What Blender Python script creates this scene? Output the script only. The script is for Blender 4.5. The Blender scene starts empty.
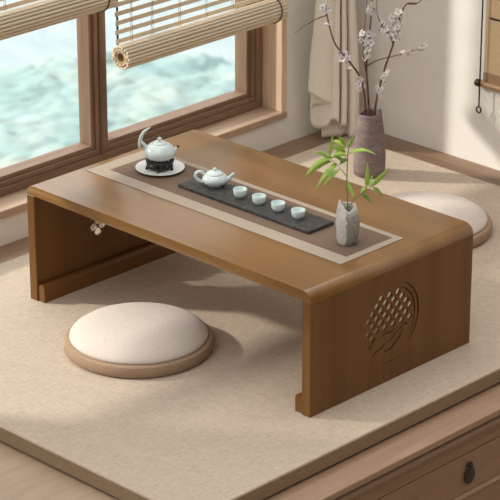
import bpy, bmesh, math, random
from math import pi, sin, cos, radians
from mathutils import Vector, Matrix, noise
random.seed(7)
S = bpy.context.scene
C = S.collection

# ------------------------------------------------------------------ materials
def srgb(r, g, b):
    f = lambda c: (c/255/12.92) if c/255 <= .04045 else ((c/255+.055)/1.055)**2.4
    return (f(r), f(g), f(b), 1)

def base_mat(name, col, rough=.6, spec=.5, **kw):
    m = bpy.data.materials.new(name); m.use_nodes = True
    nt = m.node_tree; b = nt.nodes['Principled BSDF']
    b.inputs['Base Color'].default_value = col
    b.inputs['Roughness'].default_value = rough
    b.inputs['Specular IOR Level'].default_value = spec
    for k, v in kw.items(): b.inputs[k.replace('_', ' ')].default_value = v
    return m, nt, b

def coords(nt, scale, rot=(0, 0, 0)):
    tc = nt.nodes.new('ShaderNodeTexCoord'); mp = nt.nodes.new('ShaderNodeMapping')
    mp.inputs['Scale'].default_value = scale; mp.inputs['Rotation'].default_value = rot
    nt.links.new(tc.outputs['Object'], mp.inputs['Vector'])
    return mp.outputs['Vector']

def tex_noise(nt, vec, scale, detail=3, rough=.55, dist=0):
    n = nt.nodes.new('ShaderNodeTexNoise')
    n.inputs['Scale'].default_value = scale; n.inputs['Detail'].default_value = detail
    n.inputs['Roughness'].default_value = rough; n.inputs['Distortion'].default_value = dist
    nt.links.new(vec, n.inputs['Vector']); return n.outputs['Fac']

def ramp(nt, fac, stops):
    r = nt.nodes.new('ShaderNodeValToRGB'); e = r.color_ramp.elements
    while len(e) < len(stops): e.new(.5)
    for i, (p, c) in enumerate(stops): e[i].position = p; e[i].color = c
    nt.links.new(fac, r.inputs['Fac']); return r.outputs['Color']

def mixc(nt, fac, a, b, mode='MIX'):
    m = nt.nodes.new('ShaderNodeMix'); m.data_type = 'RGBA'; m.blend_type = mode
    for sock, v in ((0, fac), (6, a), (7, b)):
        if hasattr(v, 'links'): nt.links.new(v, m.inputs[sock])
        else: m.inputs[sock].default_value = v
    return m.outputs[2]

def bump(nt, b, h, strength=.2, dist=.002):
    n = nt.nodes.new('ShaderNodeBump'); n.inputs['Strength'].default_value = strength
    n.inputs['Distance'].default_value = dist
    nt.links.new(h, n.inputs['Height']); nt.links.new(n.outputs['Normal'], b.inputs['Normal'])

def wood(name, dark, mid, light, axis='X', rough=.45, width=.05, spec=.4, streak=1.0, board=.35):
    """laminated wood: boards `width` wide across, long grain along `axis`."""
    m, nt, b = base_mat(name, mid, rough, spec)
    fine = {'X': (3, 60, 60), 'Y': (60, 3, 60), 'Z': (60, 60, 3)}[axis]
    big = {'X': (.6, 1/width, 1/width), 'Y': (1/width, .6, 1/width), 'Z': (1/width, 1/width, .6)}[axis]
    g = tex_noise(nt, coords(nt, fine), 2.2*streak, 5, .6, .4)
    v = nt.nodes.new('ShaderNodeTexNoise'); v.inputs['Scale'].default_value = 1.0; v.inputs['Detail'].default_value = 1
    nt.links.new(coords(nt, big), v.inputs['Vector'])
    c1 = ramp(nt, g, [(.28, dark), (.5, mid), (.75, light)])
    c2 = ramp(nt, v.outputs['Fac'], [(.35, dark), (.5, mid), (.65, light)])
    nt.links.new(mixc(nt, board, c1, c2), b.inputs['Base Color'])
    bump(nt, b, g, .08, .001)
    return m

def fabric(name, a, c, scale=900, rough=.9, strength=.35, sheen=.0, axis_mix=True):
    m, nt, b = base_mat(name, a, rough, .2)
    n1 = tex_noise(nt, coords(nt, (.12, 1, 1)), scale, 2)
    n2 = tex_noise(nt, coords(nt, (1, .12, 1)), scale, 2)
    mm = nt.nodes.new('ShaderNodeMath'); mm.operation = 'ADD'
    nt.links.new(n1, mm.inputs[0]); nt.links.new(n2, mm.inputs[1])
    h = nt.nodes.new('ShaderNodeMath'); h.operation = 'MULTIPLY'; h.inputs[1].default_value = .5
    nt.links.new(mm.outputs[0], h.inputs[0])
    nt.links.new(ramp(nt, h.outputs[0], [(.36, c), (.62, a)]), b.inputs['Base Color'])
    bump(nt, b, h.outputs[0], strength, .0015)
    if sheen: b.inputs['Sheen Weight'].default_value = sheen
    return m

M = {}
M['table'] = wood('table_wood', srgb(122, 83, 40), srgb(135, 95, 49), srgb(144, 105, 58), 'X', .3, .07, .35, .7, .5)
M['table_v'] = wood('table_wood_upright_shaded', srgb(102, 66, 28), srgb(114, 75, 33), srgb(122, 84, 39), 'Z', .45, .05, .4, .6, .55)  # same wood as the top, colour darkened for the shade on the ends
M['table_rail'] = wood('table_wood_rail_shaded', srgb(102, 66, 28), srgb(114, 75, 33), srgb(122, 84, 39), 'Y', .4, .05)  # rails reuse the shade-darkened tones of the end panels
M['table'].node_tree.nodes['Principled BSDF'].inputs['Coat Weight'].default_value = .65
M['table'].node_tree.nodes['Principled BSDF'].inputs['Coat Roughness'].default_value = .2
M['frame'] = wood('window_wood', srgb(118, 92, 74), srgb(138, 109, 89), srgb(152, 123, 102), 'Y', .5, .04, .4, 1, .3)
M['frame_v'] = wood('window_wood_upright', srgb(118, 92, 74), srgb(138, 109, 89), srgb(152, 123, 102), 'Z', .5, .04, .4, 1, .3)
M['sill'] = wood('sill_wood', srgb(160, 132, 109), srgb(178, 150, 126), srgb(192, 164, 140), 'Y', .5, .06, .4, 1, .2)
M['jamb'] = wood('jamb_wood', srgb(202, 172, 144), srgb(220, 190, 161), srgb(230, 202, 174), 'Z', .5, .06, .4, 1, .2)
M['border_y'] = wood('border_wood', srgb(124, 99, 79), srgb(142, 116, 94), srgb(156, 130, 107), 'Y', .5, .09, .4, 1, .4)
M['border_x'] = wood('border_wood_long', srgb(106, 83, 64), srgb(128, 102, 80), srgb(148, 121, 97), 'X', .5, .06, .4, 1, .5)
M['deck'] = wood('deck_wood', srgb(160, 136, 114), srgb(172, 147, 124), srgb(181, 157, 134), 'Y', .5, .12, .4, .7, .3)
M['ledge'] = wood('ledge_wood', srgb(142, 114, 90), srgb(156, 127, 102), srgb(166, 138, 112), 'Y', .5, .12, .4, .7, .3)
M['drawer'] = wood('drawer_wood', srgb(134, 106, 82), srgb(146, 117, 92), srgb(156, 127, 102), 'Y', .55, .1, .35, .7, .3)
M['mat'] = fabric('mat_weave', srgb(197, 180, 162), srgb(176, 159, 141), 420, .85, .2)
M['mat_edge'] = fabric('mat_edge_cloth', srgb(160, 138, 112), srgb(142, 121, 97), 500, .9, .3)
M['cushion'] = fabric('cushion_cloth', srgb(214, 203, 193), srgb(201, 189, 178), 520, .95, .3, .2)
M['cushion_base'] = fabric('cushion_base_cloth', srgb(170, 144, 120), srgb(150, 124, 102), 600, .8, .15)
M['runner'] = fabric('runner_cloth', srgb(128, 107, 92), srgb(112, 92, 78), 900, .85, .3)
M['runner_border'] = fabric('runner_border_cloth', srgb(180, 166, 150), srgb(168, 153, 137), 900, .85, .3)
M['curtain'] = fabric('curtain_linen', srgb(243, 234, 220), srgb(235, 225, 209), 500, .9, .2)
M['celadon'], nt, b = base_mat('celadon_glaze', srgb(212, 226, 220), .18, .5)
b.inputs['Coat Weight'].default_value = .4; b.inputs['Coat Roughness'].default_value = .08
nt.links.new(ramp(nt, tex_noise(nt, coords(nt, (1, 1, 1)), 60), [(.3, srgb(216, 232, 230)), (.7, srgb(228, 240, 238))]), b.inputs['Base Color'])
M['white_china'], nt, b = base_mat('white_china', srgb(238, 238, 236), .15, .6)
nt.links.new(ramp(nt, tex_noise(nt, coords(nt, (1, 1, 1)), 30), [(.3, srgb(232, 233, 231)), (.7, srgb(243, 242, 240))]), b.inputs['Base Color'])
M['iron'], nt, b = base_mat('dark_iron', srgb(52, 50, 48), .45, .5, Metallic=.4)
nt.links.new(ramp(nt, tex_noise(nt, coords(nt, (1, 1, 1)), 300), [(.3, srgb(40, 39, 38)), (.7, srgb(66, 63, 60))]), b.inputs['Base Color'])
M['black_metal'], nt, b = base_mat('bronze_black', srgb(62, 54, 48), .38, .5, Metallic=.75)
nt.links.new(ramp(nt, tex_noise(nt, coords(nt, (1, 1, 1)), 200), [(.3, srgb(50, 43, 38)), (.7, srgb(80, 70, 62))]), b.inputs['Base Color'])
# slate
M['slate'], nt, b = base_mat('slate', srgb(70, 68, 66), .5, .5)
n = tex_noise(nt, coords(nt, (1, 1, 1)), 90, 6, .7, .6)
nt.links.new(ramp(nt, n, [(.3, srgb(36, 35, 35)), (.52, srgb(60, 58, 57)), (.74, srgb(98, 96, 93))]), b.inputs['Base Color'])
bump(nt, b, n, .5, .002)
# rough grey stone and smooth white side of the small vase
M['stone'], nt, b = base_mat('rough_stone', srgb(165, 160, 152), .9, .2)
n = tex_noise(nt, coords(nt, (1, 1, 1)), 260, 5, .7)
nt.links.new(ramp(nt, n, [(.3, srgb(118, 114, 107)), (.5, srgb(162, 157, 148)), (.7, srgb(196, 191, 182))]), b.inputs['Base Color'])
bump(nt, b, n, .7, .003)
# the left flank and the rim are a smooth pale skin with a ragged edge, the rest rough and grey
rough_col = b.inputs['Base Color'].links[0].from_socket
pale = ramp(nt, tex_noise(nt, coords(nt, (1, 1, 1)), 120, 4, .6), [(.3, srgb(214, 209, 202)), (.65, srgb(238, 235, 229))])
tc = nt.nodes.new('ShaderNodeTexCoord'); dt = nt.nodes.new('ShaderNodeVectorMath'); dt.operation = 'DOT_PRODUCT'
dt.inputs[1].default_value = (.716, .698, 0); nt.links.new(tc.outputs['Object'], dt.inputs[0])
nz = nt.nodes.new('ShaderNodeMath'); nz.operation = 'MULTIPLY_ADD'; nz.inputs[1].default_value = .016; nz.inputs[2].default_value = -.008
nt.links.new(tex_noise(nt, coords(nt, (.4, .4, 1)), 70, 3), nz.inputs[0])
sm = nt.nodes.new('ShaderNodeMath'); sm.operation = 'ADD'
nt.links.new(dt.outputs['Value'], sm.inputs[0]); nt.links.new(nz.outputs[0], sm.inputs[1])
mr = nt.nodes.new('ShaderNodeMapRange'); mr.inputs['From Min'].default_value = -.0055; mr.inputs['From Max'].default_value = -.0035
nt.links.new(sm.outputs[0], mr.inputs['Value'])
sz = nt.nodes.new('ShaderNodeSeparateXYZ'); nt.links.new(tc.outputs['Object'], sz.inputs[0])
mz = nt.nodes.new('ShaderNodeMapRange'); mz.inputs['From Min'].default_value = .070; mz.inputs['From Max'].default_value = .086; mz.inputs['To Min'].default_value = 1; mz.inputs['To Max'].default_value = .25
nt.links.new(sz.outputs['Z'], mz.inputs['Value'])
mu = nt.nodes.new('ShaderNodeMath'); mu.operation = 'MULTIPLY'; nt.links.new(mr.outputs[0], mu.inputs[0]); nt.links.new(mz.outputs[0], mu.inputs[1])
nt.links.new(mixc(nt, mu.outputs[0], pale, rough_col), b.inputs['Base Color'])
# tall clay vase: purple-grey with horizontal bands
M['clay'], nt, b = base_mat('clay', srgb(128, 108, 104), .85, .25)
n = tex_noise(nt, coords(nt, (6, 6, 40)), 2.5, 5, .65, .5)
n2 = tex_noise(nt, coords(nt, (1, 1, 1)), 160, 4, .6)
c1 = ramp(nt, n, [(.3, srgb(104, 92, 96)), (.5, srgb(130, 114, 114)), (.7, srgb(154, 140, 136))])
nt.links.new(mixc(nt, .35, c1, ramp(nt, n2, [(.3, srgb(104, 90, 88)), (.7, srgb(164, 146, 138))])), b.inputs['Base Color'])
bump(nt, b, n2, .4, .002)
# plaster
M['wall'], nt, b = base_mat('plaster', srgb(232, 226, 219), .92, .15)
n = tex_noise(nt, coords(nt, (1, 1, 1)), 9, 5, .6)
nt.links.new(ramp(nt, n, [(.3, srgb(236, 231, 224)), (.7, srgb(241, 237, 231))]), b.inputs['Base Color'])
bump(nt, b, tex_noise(nt, coords(nt, (1, 1, 1)), 240, 3), .08, .001)
# bamboo slats
M['bamboo'] = wood('bamboo_slats', srgb(218, 199, 170), srgb(232, 216, 191), srgb(242, 229, 208), 'Y', .5, .012, .4, 1, .45)
M['bamboo_core'] = wood('bamboo_core', srgb(150, 122, 90), srgb(176, 148, 112), srgb(190, 164, 128), 'Y', .6, .02)
M['cord'], nt, b = base_mat('dark_cord', srgb(52, 42, 34), .8, .2)
nt.links.new(ramp(nt, tex_noise(nt, coords(nt, (1, 1, 1)), 900), [(.3, srgb(38, 30, 24)), (.7, srgb(72, 58, 46))]), b.inputs['Base Color'])
M['cord_pale'], nt, b = base_mat('pale_cord', srgb(216, 198, 170), .85, .2)
nt.links.new(ramp(nt, tex_noise(nt, coords(nt, (1, 1, 1)), 900), [(.3, srgb(204, 186, 158)), (.7, srgb(226, 208, 180))]), b.inputs['Base Color'])
# plants
def leafmat(name, a, c, tr=.35):
    m, nt, b = base_mat(name, a, .45, .4)
    n = tex_noise(nt, coords(nt, (1, 1, 1)), 70, 3)
    col = ramp(nt, n, [(.3, c), (.7, a)])
    nt.links.new(col, b.inputs['Base Color'])
    t = nt.nodes.new('ShaderNodeBsdfTranslucent'); nt.links.new(col, t.inputs['Color'])
    mx = nt.nodes.new('ShaderNodeMixShader'); mx.inputs[0].default_value = tr
    nt.links.new(b.outputs[0], mx.inputs[1]); nt.links.new(t.outputs[0], mx.inputs[2])
    nt.links.new(mx.outputs[0], nt.nodes['Material Output'].inputs[0]); return m
M['leaf'] = leafmat('bamboo_leaf', srgb(204, 232, 122), srgb(174, 214, 92), .2)
M['leaf_dark'] = leafmat('bamboo_leaf_dark', srgb(146, 182, 80), srgb(120, 156, 62))
M['stem'] = leafmat('bamboo_stem', srgb(140, 168, 78), srgb(112, 140, 60), .1)
M['petal'] = leafmat('petal', srgb(254, 250, 248), srgb(250, 240, 238), .12)
M['bud'], nt, b = base_mat('flower_heart', srgb(110, 60, 52), .8, .2)
nt.links.new(ramp(nt, tex_noise(nt, coords(nt, (1, 1, 1)), 500), [(.3, srgb(88, 44, 40)), (.7, srgb(140, 84, 70))]), b.inputs['Base Color'])
M['bark'], nt, b = base_mat('bark', srgb(112, 74, 62), .8, .25)
n = tex_noise(nt, coords(nt, (1, 1, .3)), 160, 4)
nt.links.new(ramp(nt, n, [(.3, srgb(76, 50, 42)), (.7, srgb(140, 96, 82))]), b.inputs['Base Color']); bump(nt, b, n, .4, .001)
M['scroll'] = fabric('scroll_cloth', srgb(204, 178, 146), srgb(190, 162, 130), 800, .9, .1)
M['scroll_band'] = fabric('scroll_band_cloth', srgb(164, 132, 102), srgb(146, 116, 88), 800, .9, .1)
M['dowel'] = wood('dowel_wood', srgb(130, 98, 70), srgb(160, 126, 94), srgb(178, 144, 110), 'X', .5, .03)
# glass
M['glass'] = m = bpy.data.materials.new('window_glass'); m.use_nodes = True
nt = m.node_tree; nt.nodes.remove(nt.nodes['Principled BSDF'])
t = nt.nodes.new('ShaderNodeBsdfTransparent'); t.inputs[0].default_value = (.97, .99, .985, 1)
g = nt.nodes.new('ShaderNodeBsdfGlossy'); g.inputs['Roughness'].default_value = .02
lw = nt.nodes.new('ShaderNodeLayerWeight'); lw.inputs[0].default_value = .5
pw = nt.nodes.new('ShaderNodeMath'); pw.operation = 'POWER'; pw.inputs[1].default_value = 4
nt.links.new(lw.outputs['Facing'], pw.inputs[0])
ma = nt.nodes.new('ShaderNodeMath'); ma.operation = 'MULTIPLY_ADD'; ma.inputs[1].default_value = .7; ma.inputs[2].default_value = .03
nt.links.new(pw.outputs[0], ma.inputs[0])
mx = nt.nodes.new('ShaderNodeMixShader'); nt.links.new(ma.outputs[0], mx.inputs[0])
nt.links.new(t.outputs[0], mx.inputs[1]); nt.links.new(g.outputs[0], mx.inputs[2])
nt.links.new(mx.outputs[0], nt.nodes['Material Output'].inputs[0])
# outdoors: haze over meadow and foliage is painted into their pale colours
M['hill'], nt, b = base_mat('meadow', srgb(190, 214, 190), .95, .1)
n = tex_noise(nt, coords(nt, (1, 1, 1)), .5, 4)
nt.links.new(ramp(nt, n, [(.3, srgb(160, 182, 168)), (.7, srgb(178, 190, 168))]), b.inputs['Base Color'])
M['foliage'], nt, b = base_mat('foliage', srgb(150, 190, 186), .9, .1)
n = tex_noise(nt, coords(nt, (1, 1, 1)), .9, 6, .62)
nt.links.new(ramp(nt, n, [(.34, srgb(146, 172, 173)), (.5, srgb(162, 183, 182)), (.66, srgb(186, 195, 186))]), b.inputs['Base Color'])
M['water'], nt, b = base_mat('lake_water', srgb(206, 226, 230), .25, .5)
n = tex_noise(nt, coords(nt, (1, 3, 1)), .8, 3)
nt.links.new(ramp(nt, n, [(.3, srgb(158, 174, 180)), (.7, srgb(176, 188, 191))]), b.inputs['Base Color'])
bump(nt, b, n, .1, .05)

# ------------------------------------------------------------------ helpers
def link(o): C.objects.link(o); return o

def thing(name, label, cat, loc=(0, 0, 0), rz=0, group=None):
    o = link(bpy.data.objects.new(name, None)); o.empty_display_size = .05
    o.location = loc; o.rotation_euler = (0, 0, rz)
    o['label'] = label; o['category'] = cat
    if group: o['group'] = group
    return o

def obj(name, bm, mat, parent=None, smooth=False, loc=None):
    """bm is in the parent's own frame (or world for top level)."""
    bmesh.ops.recalc_face_normals(bm, faces=bm.faces)
    me = bpy.data.meshes.new(name); bm.to_mesh(me); bm.free()
    for mm in (mat if isinstance(mat, (list, tuple)) else [mat]): me.materials.append(mm)
    if smooth:
        me.polygons.foreach_set('use_smooth', [True]*len(me.polygons))
        if smooth == 'auto': me.set_sharp_from_angle(angle=radians(40))
    o = link(bpy.data.objects.new(name, me))
    if parent: o.parent = parent
    if loc: o.location = loc
    return o

def struct(o): o['kind'] = 'structure'; return o

def box(bm, x0, x1, y0, y1, z0, z1, bev=0, seg=2):
    vs = [bm.verts.new((x, y, z)) for x in (x0, x1) for y in (y0, y1) for z in (z0, z1)]
    idx = [(0, 1, 3, 2), (4, 6, 7, 5), (0, 4, 5, 1), (2, 3, 7, 6), (0, 2, 6, 4), (1, 5, 7, 3)]
    fs = [bm.faces.new([vs[i] for i in f]) for f in idx]
    if bev:
        es = list({e for f in fs for e in f.edges})
        bmesh.ops.bevel(bm, geom=es, offset=bev, segments=seg, profile=.5, affect='EDGES')
    return bm

def B(*a, **k): return box(bmesh.new(), *a, **k)

def lathe(bm, prof, n=40, c=(0, 0, 0), fn=None):
    """prof: list of (r,z); r==0 closes with a pole. fn(angle,r,z)->(r,z) distorts."""
    rings = []
    for r, z in prof:
        if r <= 1e-6: rings.append([bm.verts.new((c[0], c[1], c[2]+z))])
        else:
            ring = []
            for k in range(n):
                a = 2*pi*k/n; rr, zz = fn(a, r, z) if fn else (r, z)
                ring.append(bm.verts.new((c[0]+rr*cos(a), c[1]+rr*sin(a), c[2]+zz)))
            rings.append(ring)
    fs = []
    for A, D in zip(rings, rings[1:]):
        for k in range(n):
            j = (k+1) % n
            if len(A) == 1 and len(D) == 1: continue
            if len(A) == 1: fs.append(bm.faces.new((A[0], D[k], D[j])))
            elif len(D) == 1: fs.append(bm.faces.new((A[k], A[j], D[0])))
            else: fs.append(bm.faces.new((A[k], A[j], D[j], D[k])))
    return fs

def spline(pts, n=8):
    """Catmull-Rom through pts (Vectors)."""
    pts = [Vector(p) for p in pts]
    if len(pts) < 3: return [pts[0].lerp(pts[-1], i/n) for i in range(n+1)]
    P = [2*pts[0]-pts[1]] + pts + [2*pts[-1]-pts[-2]]
    out = []
    for i in range(1, len(P)-2):
        for k in range(n):
            t = k/n; a, b, c, d = P[i-1:i+3]
            out.append(.5*((2*b)+(c-a)*t+(2*a-5*b+4*c-d)*t*t+(3*b-a-3*c+d)*t**3))
    out.append(pts[-1]); return out

def tube(bm, pts, rad, n=10, caps=True, flat=1.0, closed=False):
    """rad: number or list of radii interpolated along pts; flat scales the second axis."""
    pts = [Vector(p) for p in pts]; m = len(pts)
    if not isinstance(rad, (list, tuple)): rad = [rad, rad]
    def R(t):
        f = t*(len(rad)-1); i = min(int(f), len(rad)-2); return rad[i]+(rad[i+1]-rad[i])*(f-i)
    ref = None; rings = []
    for i, p in enumerate(pts):
        if closed: t = (pts[(i+1) % m]-pts[i-1]).normalized()
        else: t = (pts[min(i+1, m-1)]-pts[max(i-1, 0)]).normalized()
        if ref is None: ref = t.orthogonal().normalized()
        ref = (ref-t*ref.dot(t)).normalized(); q = t.cross(ref)
        r = R(i/max(1, m-1))
        rings.append([bm.verts.new(p+ref*(r*cos(2*pi*k/n))+q*(r*flat*sin(2*pi*k/n))) for k in range(n)])
    prs = list(zip(rings, rings[1:])) + ([(rings[-1], rings[0])] if closed else [])
    for A, D in prs:
        for k in range(n):
            bm.faces.new((A[k], A[(k+1) % n], D[(k+1) % n], D[k]))
    if caps and not closed:
        bm.faces.new(rings[0][::-1]); bm.faces.new(rings[-1])
    return bm

def prism(bm, poly, axis, a0, a1):
    """extrude a 2D polygon along axis ('X': poly=(y,z), 'Y': poly=(x,z), 'Z': poly=(x,y))."""
    def P(p, a): return {'X': (a, p[0], p[1]), 'Y': (p[0], a, p[1]), 'Z': (p[0], p[1], a)}[axis]
    lo = [bm.verts.new(P(p, a0)) for p in poly]; hi = [bm.verts.new(P(p, a1)) for p in poly]
    n = len(poly)
    f1 = bm.faces.new(lo); f2 = bm.faces.new(hi[::-1])
    for k in range(n):
        bm.faces.new((lo[k], hi[k], hi[(k+1) % n], lo[(k+1) % n]))
    return bm

def carve(o, cut_bm):
    """subtract cut_bm from o and keep the plain mesh."""
    bmesh.ops.recalc_face_normals(cut_bm, faces=cut_bm.faces)
    me = bpy.data.meshes.new('cut'); cut_bm.to_mesh(me); cut_bm.free()
    c = link(bpy.data.objects.new('cut', me)); c.parent = o.parent
    md = o.modifiers.new('b', 'BOOLEAN'); md.operation = 'DIFFERENCE'; md.object = c; md.solver = 'EXACT'
    md.use_self = True
    dg = bpy.context.evaluated_depsgraph_get()
    new = bpy.data.meshes.new_from_object(o.evaluated_get(dg))
    o.modifiers.clear(); o.data = new
    bpy.data.objects.remove(c); bpy.data.meshes.remove(me)

RIGHT = Vector((.716, .698, 0)); FWD = Vector((-.698, .716, 0))   # along / away from the viewer, on the floor

# ------------------------------------------------------------------ room shell
# the raised tatami platform fills the corner; z = 0 is the top of the mat
WX, WY = -.31, 1.485
ZD = -.042
Y0, Y1, ZS, ZT = -1.15, 1.208, .095, 1.15       # window opening
bm = bmesh.new()
box(bm, WX-.135, WX, -1.9, WY+.2, -.45, ZS-.02)
box(bm, WX-.135, WX, -1.9, WY+.2, ZT+.02, 2.2)
box(bm, WX-.135, WX, Y1+.02, WY+.2, ZS-.02, ZT+.02)
box(bm, WX-.135, WX, -1.9, Y0-.02, ZS-.02, ZT+.02)
struct(obj('wall_left', bm, M['wall']))
struct(obj('wall_back', B(WX, 2.6, WY, WY+.2, -.45, 2.2), M['wall']))
struct(obj('floor', B(-.3, 3.2, -3.0, 1.48, -.50, -.45), M['deck']))
# wooden borders beside the mat
struct(obj('trim_1', B(WX, -.223, -1.6, WY, ZD, -.003, bev=.002), M['border_y']))
struct(obj('trim_2', B(-.223, 2.0, 1.392, WY, ZD, -.003, bev=.002), M['border_x']))
# sill board, jamb boards, head board lining the opening
bm = bmesh.new()
box(bm, -.45, -.300, Y0-.02, Y1+.02, ZS-.02, ZS, bev=.002)
struct(obj('trim_3', bm, M['sill']))
bm = bmesh.new()
box(bm, -.45, -.303, Y1, Y1+.02, ZS, ZT+.02, bev=.0015)
struct(obj('trim_4', bm, M['jamb']))
bm = bmesh.new()
box(bm, -.45, -.303, Y0-.02, Y0, ZS, ZT+.02, bev=.0015)
struct(obj('trim_5', bm, M['jamb']))
struct(obj('trim_6', B(-.45, -.303, Y0, Y1, ZT, ZT+.02, bev=.0015), M['sill']))

def window(name, y0, y1, fl, fr):
    """one framed light: outer frame (fl/fr = widths of left/right posts), stepped sash, pane."""
    z0, z1 = ZS, ZT
    bm = bmesh.new()
    box(bm, -.4495, -.378, y0, y1, z0, z0+.022, bev=.0015)
    box(bm, -.4495, -.378, y0, y1, z1-.022, z1, bev=.0015)
    o = struct(obj(name, bm, M['frame']))
    bm = bmesh.new()
    box(bm, -.4495, -.378, y0, y0+fl, z0+.022, z1-.022, bev=.0015)
    box(bm, -.4495, -.378, y1-fr, y1, z0+.022, z1-.022, bev=.0015)
    obj('frame_post', bm, M['frame_v'], o)
    a0, a1, b0, b1 = y0+fl, y1-fr, z0+.022, z1-.022
    # sash with a small step (two nested profiles)
    bm = bmesh.new(); bv = bmesh.new()
    for (i, w, xf) in ((0, .014, -.384), (.014, .012, -.392)):
        box(bm, -.440, xf, a0+i, a1-i, b0+i, b0+i+w, bev=.002)
        box(bm, -.440, xf, a0+i, a1-i, b1-i-w, b1-i, bev=.002)
        box(bv, -.440, xf, a0+i, a0+i+w, b0+i+w, b1-i-w, bev=.002)
        box(bv, -.440, xf, a1-i-w, a1-i, b0+i+w, b1-i-w, bev=.002)
    obj('sash_rail', bm, M['frame'], o); obj('sash_stile', bv, M['frame_v'], o)
    obj('pane', B(-.427, -.423, a0+.026, a1-.026, b0+.026, b1-.026), M['glass'], o)
    return o
window('window_1', .5955, Y1, .004, .024)
window('window_2', Y0, .5945, .024, .004)

# ------------------------------------------------------------------ outdoors
def terrain():
    bm = bmesh.new(); N = 60
    vs = {}
    for i in range(N+1):
        for j in range(N+1):
            x = -60+i*58/N; y = -30+j*80/N
            d = -x
            z = -9.15+.2*noise.noise((x*.15, y*.15, 0))+ .12*noise.noise((x*.5, y*.5, 3))
            vs[i, j] = bm.verts.new((x, y, z))
    for i in range(N):
        for j in range(N):
            bm.faces.new((vs[i, j], vs[i+1, j], vs[i+1, j+1], vs[i, j+1]))
    return bm
struct(obj('hillside', terrain(), M['hill'], smooth=True))

# ------------------------------------------------------------------ platform furniture
t = thing('tatami_platform', 'raised wooden platform with moulded edge and drawers under the tatami mat', 'platform', (.42, 0, -.45))
def pl_(name, bm, mat, par=t, **k):
    bmesh.ops.translate(bm, verts=bm.verts, vec=(-.42, 0, .45)); return obj(name, bm, mat, par, **k)
XE = 1.151
pl_('deck', B(-.305, 1.045, -1.6, 1.48, -.059, ZD-.0005, bev=.0015), M['deck'])
pl_('ledge_board', B(1.0452, XE, -.575, 1.48, -.059, ZD-.0005, bev=.0025), M['ledge'])
pl_('ledge_board', B(1.0452, XE, -1.6, -.5755, -.059, ZD-.0005, bev=.0025), M['ledge'])
bm = bmesh.new()
prism(bm, [(-.3, -.059), (1.132, -.059), (1.132, -.067), (1.141, -.0675), (1.148, -.0735), (1.148, -.080), (1.139, -.087), (-.3, -.087)], 'Y', -1.595, 1.475)
pl_('cornice', bm, M['drawer'])
bm = bmesh.new()
box(bm, 1.05, 1.136, -1.59, 1.47, -.124, -.086, bev=.001)
box(bm, 1.05, 1.136, -1.59, 1.47, -.45, -.400, bev=.001)
for y in (-1.59, -.735, -.10, .66, 1.43): box(bm, 1.05, 1.136, y, y+.04, -.400, -.124)
box(bm, -.29, 1.05, -1.57, -1.53, -.449, -.0865)
pl_('carcass', bm, M['drawer'])
def drawer(y0, y1, z0, z1, pull=None):
    bm = bmesh.new()
    box(bm, 1.06, 1.135, y0, y1, z0, z1, bev=.002)
    o = pl_('drawer', bm, M['drawer'])
    if pull:
        yc, zc = pull
        def R_(bm): bmesh.ops.translate(bm, verts=bm.verts, vec=(-.42, 0, .45)); return bm
        # small plate, knuckle and oval drop
        bm = bmesh.new()
        pts = [(1.137, yc-.011, zc+.021), (1.138, yc-.004, zc+.0265), (1.138, yc, zc+.025), (1.138, yc+.004, zc+.0265), (1.137, yc+.011, zc+.021)]
        tube(bm, spline(pts, 4), .0022, 8); tube(bm, [(1.134, yc, zc+.022), (1.146, yc, zc+.022)], .0035, 10)
        obj('pull_plate', R_(bm), M['black_metal'], o, smooth=True)
        bm = bmesh.new()
        pl3 = [(1.1365, 0), (1.1365, .85), (1.1395, 1.0), (1.142, .92), (1.1435, .6), (1.1445, 0)]
        rings = []
        for x, k in pl3:
            rings.append([bm.verts.new((x, yc+.0180*max(k, .001)*cos(a), zc-.004+.0215*max(k, .001)*sin(a))) for a in [2*pi*i/28 for i in range(28)]])
        for A, D in zip(rings, rings[1:]):
            for k in range(28): bm.faces.new((A[k], A[(k+1) % 28], D[(k+1) % 28], D[k]))
        obj('drop_pull', R_(bm), M['black_metal'], o, smooth=True)
    return o
for y0, y1, p in ((-1.548, -.738, None), (-.692, -.103, None), (-.057, .657, (.309, -.178)), (.703, 1.427, None)):
    drawer(y0, y1, -.226, -.127, p); drawer(y0, y1, -.398, -.240)
bm = bmesh.new(); box(bm, 1.06, 1.1365, -1.55, 1.43, -.2385, -.2275, bev=.001)
pl_('drawer_rail', bm, M['deck'])

# tatami mat
t = thing('tatami_mat', 'large beige woven tatami mat laid on the wooden platform', 'mat', (.42, .44, ZD))
bm = box(B(-.64, .65, -.94, .948, .0055, .042, bev=.003), -.62, .638, -.928, .93, 0, .0055)
o = obj('mat_core', bm, M['mat'], t)
bm = bmesh.new()
box(bm, .648, .6515, -.9405, .948, .0065, .0395, bev=.001); box(bm, -.64, .6515, -.9415, -.939, .0065, .0395, bev=.001)
obj('edge_band', bm, M['mat_edge'], t)

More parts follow.
